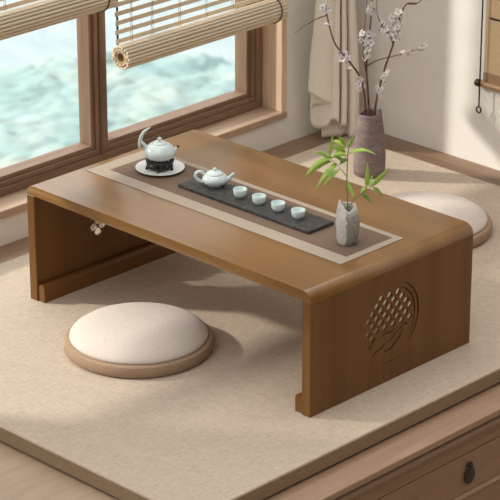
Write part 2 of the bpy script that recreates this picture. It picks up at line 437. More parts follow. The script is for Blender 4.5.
# ------------------------------------------------------------------ the low table
L, D, H = .932, .55, .30; TH = .026
t = thing('low_tea_table', 'low brown wooden tea table with waterfall ends and round carved lattice', 'table', (0, 0, 0))
def arc(cx, cz, r, a0, a1, n=8): return [(cx+r*cos(radians(a0+(a1-a0)*i/n)), cz+r*sin(radians(a0+(a1-a0)*i/n))) for i in range(n+1)]
ro, zs = .024, .274
prof = [(0, zs)] + arc(ro, H-ro, ro, 180, 90) + arc(L-ro, H-ro, ro, 90, 0) + [(L, zs), (TH, zs)]
prof = [(0, zs)] + arc(ro, H-ro, ro, 180, 90)[1:] + arc(L-ro, H-ro, ro, 90, 0)[:-1] + [(L, zs)]
bm = bmesh.new(); prism(bm, prof, 'Y', 0, D)
es = [e for e in bm.edges if abs(e.verts[0].co.y-e.verts[1].co.y) < 1e-6]
bmesh.ops.bevel(bm, geom=es, offset=.002, segments=2, profile=.5, affect='EDGES')
obj('tabletop', bm, M['table'], t, smooth='auto')

def lattice(bm, x0, x1, cy=.268, cz=.149):
    for r in range(-3, 6):
        z = 4.9+14.95*r
        for k in range(-5, 5):
            y = -7.6+28.3*k+(14.1 if r % 2 == 1 else 0)
            if y*y+z*z > 82**2 or z > 70 or y+z > 92: continue
            if z < -26 or (z < -20 and y > -50) or (-20 < z < -5 and y > 70): continue
            if y > 66: continue
            hw, hh = (9.4, 8.2) if x0 > .5 else (11.4, 10.2)
            pts = []
            for i in range(16):
                a = 2*pi*i/16; s = (abs(cos(a))**1.5+abs(sin(a))**1.5)**(-1/1.5)
                pts.append((cy+(y+hw*s*cos(a))/1000, cz+(z+hh*s*sin(a))/1000))
            prism(bm, pts, 'X', x0, x1)

def groove(bm, pts, w, x0, x1, cy=.268, cz=.149):
    """a carved line following pts (mm), tapering at both ends."""
    P = [Vector((p[0], p[1])) for p in pts]; n = len(P); a, b_ = [], []
    for i in range(n):
        tg = (P[min(i+1, n-1)]-P[max(i-1, 0)]).normalized(); nr = Vector((-tg.y, tg.x))
        ww = w*(.25+.75*sin(pi*(i+.3)/(n-.4)))/2
        a.append(P[i]+nr*ww); b_.append(P[i]-nr*ww)
    prism(bm, [(cy+p.x/1000, cz+p.y/1000) for p in a+b_[::-1]], 'X', x0, x1)

def sp2(pts, n=5): return [(p.x, p.y) for p in spline([(a, b, 0) for a, b in pts], n)]
CARVE = [([(91*cos(radians(a)), 91*sin(radians(a))) for a in range(64, -53, -6)], 7),
         ([(79*cos(radians(a)), 79*sin(radians(a))) for a in range(72, -40, -6)], 6),
         (sp2([(-80, -36), (-71, -47), (-62, -33), (-50, -27)]), 4.5),
         (sp2([(-62, -69), (-48, -62), (-32, -57), (-22, -50)]), 5),
         (sp2([(-22, -70), (0, -68), (18, -56), (30, -46), (40, -30)]), 6),
         (sp2([(-40, -33), (-22, -26), (-2, -28), (10, -22)]), 4),
         (sp2([(-14, -48), (4, -44), (14, -36), (20, -30)]), 4),
         (sp2([(20, -34), (34, -27), (46, -21), (56, -26)]), 4),
         (sp2([(-32, -97), (-6, -101), (18, -100), (34, -95)]), 2.5)]
for side in (0, 1):
    x0, x1 = ((0, TH) if side == 0 else (L-TH, L))
    bm = B(x0, x1, 0, D, 0, zs-.0003, bev=.0015, seg=1)
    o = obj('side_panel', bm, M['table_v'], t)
    px0, px1 = ((-.01, TH-.0065) if side == 0 else (L-TH-.01, L-.0065))
    cb = bmesh.new(); prism(cb, [(.268+.104*cos(2*pi*i/48), .149+.104*sin(2*pi*i/48)) for i in range(48)], 'X', px0, px1); carve(o, cb)
    cb = bmesh.new(); lattice(cb, x0-.01, x1+.01); carve(o, cb)
    out, dep = ((-.01, .004) if side == 0 else (L-.004, L+.01))
    for g_, w_ in (CARVE if side else ()):
        cb = bmesh.new(); groove(cb, g_, w_, out, dep); carve(o, cb)
    rx0, rx1 = ((TH, TH+.022) if side == 0 else (L-TH-.022, L-TH))
    bm = bmesh.new()
    prof = [(rx0, 0), (rx1, 0), (rx1, .034)] + arc((rx0+rx1)/2, .034, .011, 0, 180, 8)[1:-1] + [(rx0, .034)]
    prism(bm, prof, 'Y', .004, D-.004)
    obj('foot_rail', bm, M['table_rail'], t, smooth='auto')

# ------------------------------------------------------------------ runner and tea things
t = thing('table_runner', 'brown table runner with wide beige border along the table top', 'table runner', (.455, .266, H))
def rr(x0, x1, y0, y1, z0, z1): return B(x0-.455, x1-.455, y0-.266, y1-.266, z0, z1, bev=.0004, seg=1)
obj('border', rr(.038, .872, .160, .372, .0002, .0016), M['runner_border'], t)
obj('field', rr(.079, .853, .200, .355, .0016, .0022), M['runner'], t)
ZR = H+.0023

t = thing('slate_tea_tray', 'long narrow dark slate slab on the runner carrying teapot and cups', 'tea tray', (.494, .276, ZR))
bm = B(-.213, .213, -.043, .043, 0, .0085, bev=.0015)
bmesh.ops.subdivide_edges(bm, edges=[e for e in bm.edges if e.calc_length() > .05], cuts=14, use_grid_fill=True)
for v in bm.verts:
    if v.co.z > .001:
        v.co += .0009*Vector((noise.noise(v.co*60), noise.noise(v.co*60+Vector((5, 0, 0))), 0))
obj('slab', bm, M['slate'], t)
ZTR = ZR+.0086

# teacup
def cup_bm():
    bm = bmesh.new()
    lathe(bm, [(0, .0015), (.009, .0015), (.0095, 0), (.0105, 0), (.0110, .0015), (.0142, .0045), (.0161, .0095), (.0166, .0145), (.0167, .0195), (.0164, .0203), (.0157, .0197), (.0155, .0145), (.0149, .0095), (.0125, .0055), (.007, .004), (0, .0036)], 36)
    return bm
def tea_bm():
    bm = bmesh.new(); lathe(bm, [(0, .0149), (.01545, .0149), (.0153, .0142), (0, .0142)], 36); return bm
M['tea'], nt, b = base_mat('tea', srgb(176, 186, 150), .08, .5)
nt.links.new(ramp(nt, tex_noise(nt, coords(nt, (1, 1, 1)), 40), [(.3, srgb(168, 180, 146)), (.7, srgb(184, 192, 158))]), b.inputs['Base Color'])
cups = [((.4455, .2775), 'pale celadon teacup on the slate slab, nearest the teapot'),
        ((.5075, .2775), 'pale celadon teacup on the slate slab, second from the teapot'),
        ((.5695, .2770), 'pale celadon teacup on the slate slab, third from the teapot'),
        ((.6335, .2770), 'pale celadon teacup on the slate slab, farthest from the teapot')]
first = None
for (x, y), lab in cups:
    if first is None:
        c = thing('teacup', lab, 'teacup', (x, y, ZTR), 0, 'teacups on the slate tray')
        obj('bowl', cup_bm(), M['celadon'], c, smooth=True)
        first = c
    else:
        c = first.copy(); C.objects.link(c); c.location = (x, y, ZTR); c['label'] = lab
        for ch in first.children:
            d = ch.copy(); C.objects.link(d); d.parent = c

# teapot: axis handle(-x) -> spout(+x), turned 44 degrees
t = thing('teapot', 'small pale celadon teapot with loop handle on the slate slab', 'teapot', (.3505, .2885, ZTR), radians(44))
bm = bmesh.new()
lathe(bm, [(0, .001), (.015, .001), (.0155, 0), (.018, 0), (.0185, .002), (.025, .006), (.030, .012), (.0312, .017), (.0300, .0215), (.0265, .0262), (.0225, .029), (.0215, .0295), (.020, .0287), (0, .0285)], 48)
obj('body', bm, M['celadon'], t, smooth=True)
bm = bmesh.new()
lathe(bm, [(0, .0288), (.0205, .0288), (.0212, .0300), (.0200, .0322), (.0150, .0352), (.008, .0370), (.0035, .0374), (0, .0374)], 40)
ld = obj('lid', bm, M['celadon'], t, smooth=True)
bm = bmesh.new(); lathe(bm, [(0, .0370), (.0028, .0370), (.0026, .0385), (.0046, .0405), (.0044, .0430), (.0025, .0446), (0, .0450)], 20)
obj('knob', bm, M['celadon'], ld, smooth=True)
bm = bmesh.new()
tube(bm, spline([(.024, 0, .0130), (.033, 0, .0170), (.039, 0, .0235), (.0465, 0, .0305)], 6), [.0085, .0062, .0042, .0034], 14)
obj('spout', bm, M['celadon'], t, smooth='auto')
bm = bmesh.new()
tube(bm, spline([(-.0235, 0, .0270), (-.031, 0, .0335), (-.040, 0, .0335), (-.0455, 0, .0265), (-.043, 0, .0175), (-.036, 0, .0110), (-.0285, 0, .0085)], 6), [.0042, .0044, .0040, .0042], 12)
obj('handle', bm, M['celadon'], t, smooth=True)

# saucer, warmer stand, kettle
KX, KY = .167, .284
t = thing('saucer', 'wide white round saucer on the runner under the kettle warmer', 'saucer', (KX, KY, ZR))
bm = bmesh.new()
lathe(bm, [(0, .001), (.034, .001), (.035, 0), (.038, 0), (.040, .002), (.053, .0040), (.0595, .0072), (.0600, .0082), (.0585, .0082), (.050, .0058), (.040, .0042), (0, .0040)], 64)
obj('dish', bm, M['white_china'], t, smooth='auto')
t = thing('kettle_warmer', 'dark openwork round warmer stand standing on the white saucer', 'warmer', (KX, KY, ZR+.0041))
bm = bmesh.new()
lathe(bm, [(.0290, .0172), (.0335, .0172), (.0345, .0190), (.0345, .0232), (.0330, .0250), (.0270, .0250), (.0270, .0225), (.0290, .0215), (.0290, .0172)], 48)
obj('top_ring', bm, M['iron'], t, smooth='auto')
bm = bmesh.new()
lathe(bm, [(.027, .0045), (.0315, .0045), (.0322, .0060), (.0315, .0080), (.027, .0080), (.027, .0045)], 48)
obj('lower_ring', bm, M['iron'], t, smooth='auto')
for k in range(5):
    a = 2*pi*k/5+.35
    bm = bmesh.new()
    for off in (-.16, .16):
        tube(bm, [(.0305*cos(a+off*1.1), .0305*sin(a+off*1.1), .0178), (.0300*cos(a+off), .0300*sin(a+off), .0070)], .0022, 8)
    tube(bm, [(.0300*cos(a), .0300*sin(a), .0075), (.0315*cos(a), .0315*sin(a), .0032), (.033*cos(a), .033*sin(a), 0.0)], [.0042, .0036, .0040], 8)
    obj('foot', bm, M['iron'], t, smooth='auto')
for k in range(10):
    a = 2*pi*k/10+.1
    bm = bmesh.new()
    pts = [(.0303*cos(a+.13*cos(q)), .0303*sin(a+.13*cos(q)), .0126+.0035*sin(q)) for q in [2*pi*i/12 for i in range(12)]]
    tube(bm, pts, .0013, 6, closed=True)
    obj('scroll_ornament', bm, M['iron'], t, smooth=True)
bm = bmesh.new(); lathe(bm, [(0, .0005), (.013, .0005), (.015, .002), (.0155, .010), (.0140, .0115), (0, .0105)], 28)
obj('candle_cup', bm, M['iron'], t, smooth='auto')

t = thing('kettle', 'celadon kettle with upright curved horn handle on the dark warmer', 'kettle', (KX, KY, ZR+.0292), radians(44))
bm = bmesh.new()
lathe(bm, [(0, .0003), (.024, .0003), (.029, .0022), (.0350, .0075), (.0382, .0135), (.0385, .0175), (.0365, .0230), (.0310, .0298), (.0240, .0348), (.0185, .0366), (.0170, .0360), (0, .0355)], 56)
obj('body', bm, M['celadon'], t, smooth=True)
bm = bmesh.new()
lathe(bm, [(0, .0357), (.0178, .0357), (.0184, .0372), (.0165, .0392), (.010, .0410), (.005, .0418), (0, .0418)], 36)
ld = obj('lid', bm, M['celadon'], t, smooth=True)
bm = bmesh.new(); lathe(bm, [(0, .0414), (.0030, .0414), (.0032, .0425), (.0054, .0445), (.0058, .0470), (.0046, .0495), (.002, .0508), (0, .0510)], 24)
obj('knob', bm, M['celadon'], ld, smooth=True)
bm = bmesh.new()
tube(bm, spline([(.0285, 0, .0120), (.0350, 0, .0165), (.0395, 0, .0230), (.0440, 0, .0295)], 6), [.0095, .0070, .0046, .0036], 14)
sp = obj('spout', bm, M['celadon'], t, smooth='auto')
bm = bmesh.new(); tube(bm, [(.0431, 0, .0282), (.0447, 0, .0307)], .0040, 14)
o = obj('spout_tip', bm, M['bark'], sp, smooth='auto'); o['label'] = 'dark brown spout tip'
bm = bmesh.new()
tube(bm, spline([(-.0485, 0, .0250), (-.0480, 0, .0370), (-.0450, 0, .0500), (-.0370, 0, .0635), (-.0215, 0, .0745)], 7), [.0030, .0048, .0045, .0036, .0016], 12)
tube(bm, spline([(-.0465, 0, .0400), (-.0410, 0, .0370), (-.0330, 0, .0275)], 5), [.0030, .0036, .0050], 10)
obj('handle', bm, M['celadon'], t, smooth='auto')

for ch in t.children_recursive: ch.data.transform(Matrix.Diagonal((1, 1, 1.08, 1)))

# ------------------------------------------------------------------ stone vase + bamboo sprig
SVX, SVY = .803, .259
SV = Vector((SVX, SVY, ZR))
t = thing('stone_vase', 'small rough grey and white stone vase with notched rim', 'vase', SV)
bm = bmesh.new(); N = 48
prof = [(.0185, 0), (.0215, .003), (.0245, .015), (.0264, .032), (.0270, .048), (.0262, .062), (.0238, .076), (.0195, .088), (.0175, .0935)]
def svfn(a, r, z):
    # a measured in world; direction of the viewer's left = angle of -RIGHT
    al = a-math.atan2(-RIGHT.y, -RIGHT.x); av = a-math.atan2(-FWD.y, -FWD.x)
    k = z/.0935
    r *= 1+.035*noise.noise((cos(a)*1.6, sin(a)*1.6, z*45))+.02*noise.noise((cos(a)*4, sin(a)*4, z*120))
    top = .0125*max(0, cos(al))**4 - .0110*max(0, cos(av-.10))**6
    z2 = z+top*max(0, (k-.72)/.28)
    r += .0035*max(0, cos(al))**4*max(0, (k-.6)/.4)
    return r, z2
rings = []
for r, z in prof+[(.0150, .0925), (.0165, .080), (.0180, .05)]:
    ring = []
    for k in range(N):
        a = 2*pi*k/N; rr_, zz = svfn(a, r, z); ring.append(bm.verts.new((rr_*cos(a), rr_*sin(a), zz)))
    rings.append(ring)
for A, Dd in zip(rings, rings[1:]):
    for k in range(N): bm.faces.new((A[k], A[(k+1) % N], Dd[(k+1) % N], Dd[k]))
bm.faces.new(rings[0][::-1]); bm.faces.new(rings[-1])
obj('vessel', bm, M['stone'], t, smooth=True)

PX = 443.0
def sv_pt(u, v, t=0.0):
    """a point of the sprig: u/v offsets from the vase foot (tracing units), t metres away from the viewer."""
    s = (u-347.5)/PX; z = (242.5-v)/408.0-t*.42
    return RIGHT*s+FWD*t+Vector((0, 0, z))

def leaf_bm(p0, p1, arch, w, side=0.0, n=9):
    w *= 1.05
    """blade from p0 to p1, arched upwards by `arch`, width w, folded along the midrib."""
    p0, p1 = Vector(p0), Vector(p1); bm = bmesh.new()
    d = p1-p0; up = Vector((0, 0, 1)); ax = d.cross(up*.55-FWD).normalized(); side = (side-.3)*.9
    ax = (Matrix.Rotation(side, 3, d.normalized()) @ ax).normalized()
    nrm = ax.cross(d).normalized()
    rows = []
    for i in range(n+1):
        s = i/n; c = p0+d*s+up*(arch*4*s*(1-s))
        ww = w*.5*1.12*(min(1, s/.30)**.7)*(1-max(0, (s-.30)/.70)**1.7)+.0003
        if i == n: ww = .0002
        rows.append([bm.verts.new(c-ax*ww+nrm*ww*.25), bm.verts.new(c), bm.verts.new(c+ax*ww+nrm*ww*.25)])
    for A, Dd in zip(rows, rows[1:]):
        for k in (0, 1): bm.faces.new((A[k], A[k+1], Dd[k+1], Dd[k]))
    return bm

def solid(o, th=.0005):
    md = o.modifiers.new('thickness', 'SOLIDIFY'); md.thickness = th; md.offset = 0
    return o

t = thing('bamboo_sprig', 'fresh green bamboo sprig with slender leaves in the stone vase', 'plant', SV+Vector((0, 0, .052)))
off = Vector((0, 0, -.052))
P_ = lambda u, v, d=0: sv_pt(u, v, d)+off
bm = bmesh.new()
tube(bm, spline([P_(347.5, 217), P_(347, 203), P_(346, 178), P_(346.6, 154), P_(350.5, 139)], 8), [.0016, .0015, .0012, .0007], 8)
st = obj('stem', bm, M['stem'], t, smooth=True)
bm = bmesh.new(); tube(bm, spline([P_(346, 177), P_(339, 169, -.01), P_(331, 161, -.02)], 6), [.0009, .0005], 6)
obj('twig', bm, M['stem'], st, smooth=True)
bm = bmesh.new(); tube(bm, spline([P_(347.6, 207), P_(356, 197, -.005), P_(370, 187, -.012)], 6), [.0011, .0006], 6)
obj('twig', bm, M['stem'], st, smooth=True)
LV = [  # base u,v,depth, tip u,v,depth, arch, width, roll, dark
    (330, 160, -.02, 303.5, 178, -.045, .012, .0095, .5, 0), (331, 162, -.02, 305.5, 179, -.02, .010, .0080, -.2, 0),
    (335, 167, -.015, 314.7, 190, -.045, .010, .0095, .5, 0), (339, 170, -.01, 321.7, 188, -.03, .007, .0095, .7, 0),
    (328, 160, -.02, 312.6, 154.5, -.03, .007, .0085, .2, 0), (327.5, 159, -.02, 331.5, 135.6, -.01, .0, .0075, .9, 0),
    (343, 150, .0, 331, 142, .01, .006, .0090, .4, 0), (344, 152, .0, 329, 148.5, .02, .004, .0085, -.3, 0),
    (346, 157, .0, 329, 160.5, -.01, .009, .0095, .4, 0), (346.5, 149, 0, 352.5, 136, .01, .0, .0065, .8, 0),
    (343, 164, -.005, 331, 157, -.02, .004, .0085, .9, 1), (346, 160, 0, 338, 166, -.015, .004, .0085, .3, 1),
    (347, 155, 0, 375, 156, .015, .011, .0085, -.3, 0), (346.5, 181, 0, 352.8, 198, -.015, .0, .0085, .9, 0),
    (365, 188, -.01, 366, 163, .0, .0, .0095, .8, 0), (368.5, 187.5, -.012, 388, 168, .0, .0, .0100, .9, 0),
    (364, 188, -.01, 359, 193.5, -.02, .002, .0075, .3, 0), (371, 187.5, -.012, 381, 197.5, -.03, .004, .0085, -.2, 1),
    (331, 158, -.02, 318, 170, .01, .008, .0085, .1, 0), (336, 164, -.01, 327, 176, .0, .006, .0085, .5, 0), (344, 147, .0, 336, 138.5, -.02, .004, .0080, .2, 0), (345, 153, .0, 334, 153.5, .02, .006, .0090, .1, 0),
    (360.5, 194, -.005, 371, 203, -.02, .003, .0085, .2, 1), (367, 187, -.01, 371.5, 175.5, .005, .0, .0055, .5, 0)]
for (u0, v0, d0, u1, v1, d1, ar, w, rl, dk) in LV:
    o = obj('leaf', leaf_bm(P_(u0, v0, d0), P_(u1, v1, d1), ar, w, rl), M['leaf_dark' if dk else 'leaf'], t, smooth=True)
    solid(o)

# ------------------------------------------------------------------ round cushions
def cushion(loc, label):
    t = thing('floor_cushion', label, 'cushion', loc, 0, 'round floor cushions')
    bm = bmesh.new()
    lathe(bm, [(0, 0), (.160, 0), (.1705, .002), (.1745, .007), (.1745, .022), (.1720, .028), (.1660, .031), (.160, .0305), (0, .028)], 96)
    obj('base', bm, M['cushion_base'], t, smooth='auto')
    bm = bmesh.new()
    pr = [(.1590, .030), (.1618, .0335), (.1610, .038), (.156, .0440), (.146, .0508), (.131, .0572), (.110, .0630), (.084, .0673), (.055, .0698), (.025, .0708), (0, .0710)]
    lathe(bm, pr, 96)
    obj('pad', bm, M['cushion'], t, smooth=True)
    return t
c1 = cushion((.396, -.010, 0), 'round cream floor cushion on taupe base in front of the tea table')
c2 = c1.copy(); C.objects.link(c2); c2.location = (.405, 1.005, 0)
c2['label'] = 'round cream floor cushion half hidden behind the tea table'
for ch in c1.children:
    d = ch.copy(); C.objects.link(d); d.parent = c2

# ------------------------------------------------------------------ tall clay vase + blossom branches
TVX, TVY = .030, 1.208
TV = Vector((TVX, TVY, 0))
t = thing('clay_vase', 'tall tapered purple grey clay vase on the mat behind the table', 'vase', TV)
def tvfn(a, r, z):
    r *= 1+.012*noise.noise((cos(a), sin(a), z*30))
    if z > .15:
        k = (z-.15)/.036
        z += k*(.007*cos(a-math.atan2(RIGHT.y, RIGHT.x))+.003*sin(3*a))
    return r, z
bm = bmesh.new()
lathe(bm, [(0, .001), (.038, 0), (.0425, .003), (.0445, .02), (.0448, .045), (.0435, .08), (.0405, .115), (.036, .148), (.0318, .172), (.0308, .180), (.0288, .180), (.0288, .172), (.033, .148), (.037, .115), (.040, .05), (0, .04)], 56, fn=tvfn)
obj('vessel', bm, M['clay'], t, smooth=True)

def tv_pt(u, v, t=0.0):
    s = (u-369)/375.0; z = (173-v)/348.0-t*.42
    return RIGHT*s+FWD*t+Vector((0, 0, z))

def flower_bm(r, seed):
    rnd = random.Random(seed); bm = bmesh.new()
    for k in range(5):
        a = 2*pi*k/5+rnd.uniform(-.12, .12); cup = rnd.uniform(.25, .6)
        ux = Vector((cos(a), sin(a), 0)); uy = Vector((-sin(a), cos(a), 0)); rows = []
        for i in range(5):
            s = i/4; w = r*.45*sin(pi*(.14+.76*s))
            c = ux*(r*s)+Vector((0, 0, r*cup*s**1.4))
            rows.append([bm.verts.new(c-uy*w+Vector((0, 0, w*.35))), bm.verts.new(c), bm.verts.new(c+uy*w+Vector((0, 0, w*.35)))])
        for A, Dd in zip(rows, rows[1:]):
            for q in (0, 1): bm.faces.new((A[q], A[q+1], Dd[q+1], Dd[q]))
    for f in bm.faces: f.material_index = 0
    nf = len(bm.faces)
    r2 = bmesh.ops.create_icosphere(bm, subdivisions=1, radius=r*.13, matrix=Matrix.Translation((0, 0, r*.12)))
    for f in {f for v in r2['verts'] for f in v.link_faces}: f.material_index = 1
    return bm
def petal_mesh(r, seed):
    bm = flower_bm(r, seed)
    me = bpy.data.meshes.new('flower'); bm.to_mesh(me); bm.free()
    me.materials.append(M['petal']); me.materials.append(M['bud'])
    me.polygons.foreach_set('use_smooth', [True]*len(me.polygons)); return me
FL = [petal_mesh(.0118, 1), petal_mesh(.0106, 2), petal_mesh(.0090, 3), petal_mesh(.0068, 4)]
rnd = random.Random(3)
def branch(label, main, twigs, flowers, d):
    """main: traced line; twigs: further lines; flowers: (u,v,size index)."""
    lo = Vector((0, 0, .045))
    t = thing('blossom_branch', label, 'branch', TV+lo, 0, 'blossom branches in the clay vase')
    F = lambda u, v, k=0: tv_pt(u, v, d(v)+k)-lo
    bm = bmesh.new(); tube(bm, spline([F(*p) for p in main], 7), [.0030, .0028, .0022, .0014], 8)
    st = obj('stem', bm, M['bark'], t, smooth=True)
    for tw in twigs:
        bm = bmesh.new(); tube(bm, spline([F(*p) for p in tw], 6), [.0019, .0014, .0007], 6)
        obj('twig', bm, M['bark'], st, smooth=True)
    for (u, v, k) in flowers:
        o = link(bpy.data.objects.new('flower', FL[k])); o.parent = t
        dd = rnd.uniform(-.007, .004)
        o.location = F(u, v, dd)
        nrm = Vector((.5+rnd.uniform(-.7, .7), -.6+rnd.uniform(-.6, .6), .45+rnd.uniform(-.6, .6)))
        o.rotation_euler = (nrm.to_track_quat('Z', 'Y') @ Matrix.Rotation(rnd.uniform(0, 6), 3, 'Z').to_quaternion()).to_euler()
        solid(o, .0004)
    return t
branch('blossom branch leaning left over the curtain, thin bare twig at its top',
       [(366, 150), (364, 110), (362.5, 92), (358, 76), (349, 63), (340, 53), (332, 43), (327, 30), (323.5, 16), (322, 4)],
       [[(323, 15), (312, 19), (300, 26), (291, 32.5)]],
       [(319, 8, 1), (322.5, 5, 1), (325, 9, 2), (321, 12, 3), (323.5, 24.5, 2), (321.5, 26, 3), (326, 23, 3), (336.5, 52, 1), (341.5, 52.5, 1), (339.5, 58, 0), (344.5, 57, 1), (343.5, 63, 2), (347, 67, 3),
        (356, 77, 2), (359, 79, 2), (357, 83, 2), (361, 85, 3), (358, 88, 3)], lambda v: .004-(112-v)*.0002)
branch('upright middle blossom branch with dense flowers between two leaning branches',
       [(368, 150), (367.5, 110), (366.5, 90), (364.5, 66), (365.5, 46), (367.5, 25), (369, 2), (370, -12)],
       [[(364.5, 64), (376, 58), (396, 53), (421, 46)], [(364, 70), (361, 50), (362, 25), (364, -5)]],
       [(360, 32, 1), (358.5, 38, 2), (361.5, 37, 2), (366, 32, 1), (369.5, 29, 1), (371.5, 34, 2), (367, 37, 1), (364, 41, 1), (368.5, 41, 1), (366.5, 47, 2), (364, 51, 2), (366.5, 54, 3), (363.5, 56, 2), (367, 6, 1), (371, 8, 1), (368.5, 11, 2), (372, 12, 3), (365.5, 9, 2), (370, 2, 2),
        (398, 52, 3), (401, 51, 2), (404, 50.5, 3), (406.5, 51.5, 2), (409, 49, 3), (419.5, 44.5, 2), (421.5, 47.5, 2), (423.5, 43.5, 3), (418, 47.5, 3)], lambda v: .013+(112-v)*.00010)
branch('blossom branch leaning right, forked near the top with largest flower cluster',
       [(370, 150), (373.5, 110), (377, 88), (383, 66), (391, 42), (393, 28), (398, 13), (404, 3), (414, 2.5)],
       [[(391, 43), (386, 33), (378, 22), (374, 12), (373, -4)], [(404, 3), (413, 3), (421, -3)]],
       [(378, 25, 1), (381, 22, 1), (376, 29, 2), (383, 29, 1), (380, 30, 2), (386, 31, 1), (388.5, 17.5, 0), (395.5, 12, 0), (393, 18, 1), (397.5, 20, 1), (398.5, 14, 2), (390, 24, 1), (395, 26, 1), (386.5, 26, 2), (391, 31, 0), (396, 32, 1), (393.5, 37, 1), (396.5, 38, 2), (389, 36, 2), (399, 25, 2),
        (386, 70, 3), (383.5, 73, 2), (385, 76, 3), (381, 77, 2), (382.5, 81, 3), (378.5, 84, 2), (380, 88, 3), (376.5, 90, 2), (378, 94, 3), (375.5, 86, 3)], lambda v: -.004+(112-v)*.00012)

# ------------------------------------------------------------------ curtain gathered in the corner
t = thing('curtain', 'cream linen curtain gathered in folds in the corner beside the window', 'curtain', (-.295, 1.303, 0))
PATH = [  # a (across), b (towards the room), hem height
    (.000, .040, .150), (.020, .047, .140), (.044, .050, .128), (.064, .043, .116), (.069, .036, .112), (.060, .031, .110), (.035, .031, .110), (.014, .030, .105),
    (.010, .025, .070), (.016, .021, .040), (.035, .024, .034), (.056, .030, .040), (.068, .036, .062), (.078, .044, .068), (.087, .043, .062), (.091, .034, .055), (.088, .018, .045), (.086, .010, .035),
    (.091, .007, .03), (.096, .016, .03), (.099, .034, .045), (.105, .042, .050), (.112, .036, .047), (.114, .020, .04), (.112, .008, .03),
    (.100, .001, .004), (.070, .008, .003), (.050, .016, .002), (.044, .014, .003), (.052, .006, .004), (.078, -.004, .006), (.110, -.004, .006), (.118, .006, .006), (.126, .018, .004), (.136, .020, .010), (.145, .012, .016), (.149, .002, .02)]
bm = bmesh.new()
pts = spline(PATH, 5); NZ = 26; TOP = .75; cols = []
for p in pts:
    a, b_, hz = p
    col = []
    for i in range(NZ+1):
        s = (i/NZ)**1.25; z = hz+(TOP-hz)*s
        k = max(0, min(1, (z-.10)/.45)); sc = 1-.34*(k*k*(3-2*k))
        aa = .085+(a-.085)*sc+.0015*noise.noise((a*30, z*8, 0)); bb = .022+(b_-.022)*(1-.25*k)+.002*noise.noise((a*25+9, z*6, 4))
        v = RIGHT*aa-FWD*bb; v.z = z; col.append(bm.verts.new(v))
    cols.append(col)
for A, Dd in zip(cols, cols[1:]):
    for k in range(NZ): bm.faces.new((A[k], Dd[k], Dd[k+1], A[k+1]))
o = obj('drape', bm, M['curtain'], t, smooth=True); solid(o, .0016)
bm = bmesh.new()
tube(bm, [(.012, .020, TOP-.005), (.10, .11, TOP-.005)], .006, 10); tube(bm, [(-.015, .0645, TOP-.005), (.05, .0645, TOP-.005)], .005, 10)
obj('curtain_rod', bm, M['dowel'], t, smooth='auto')

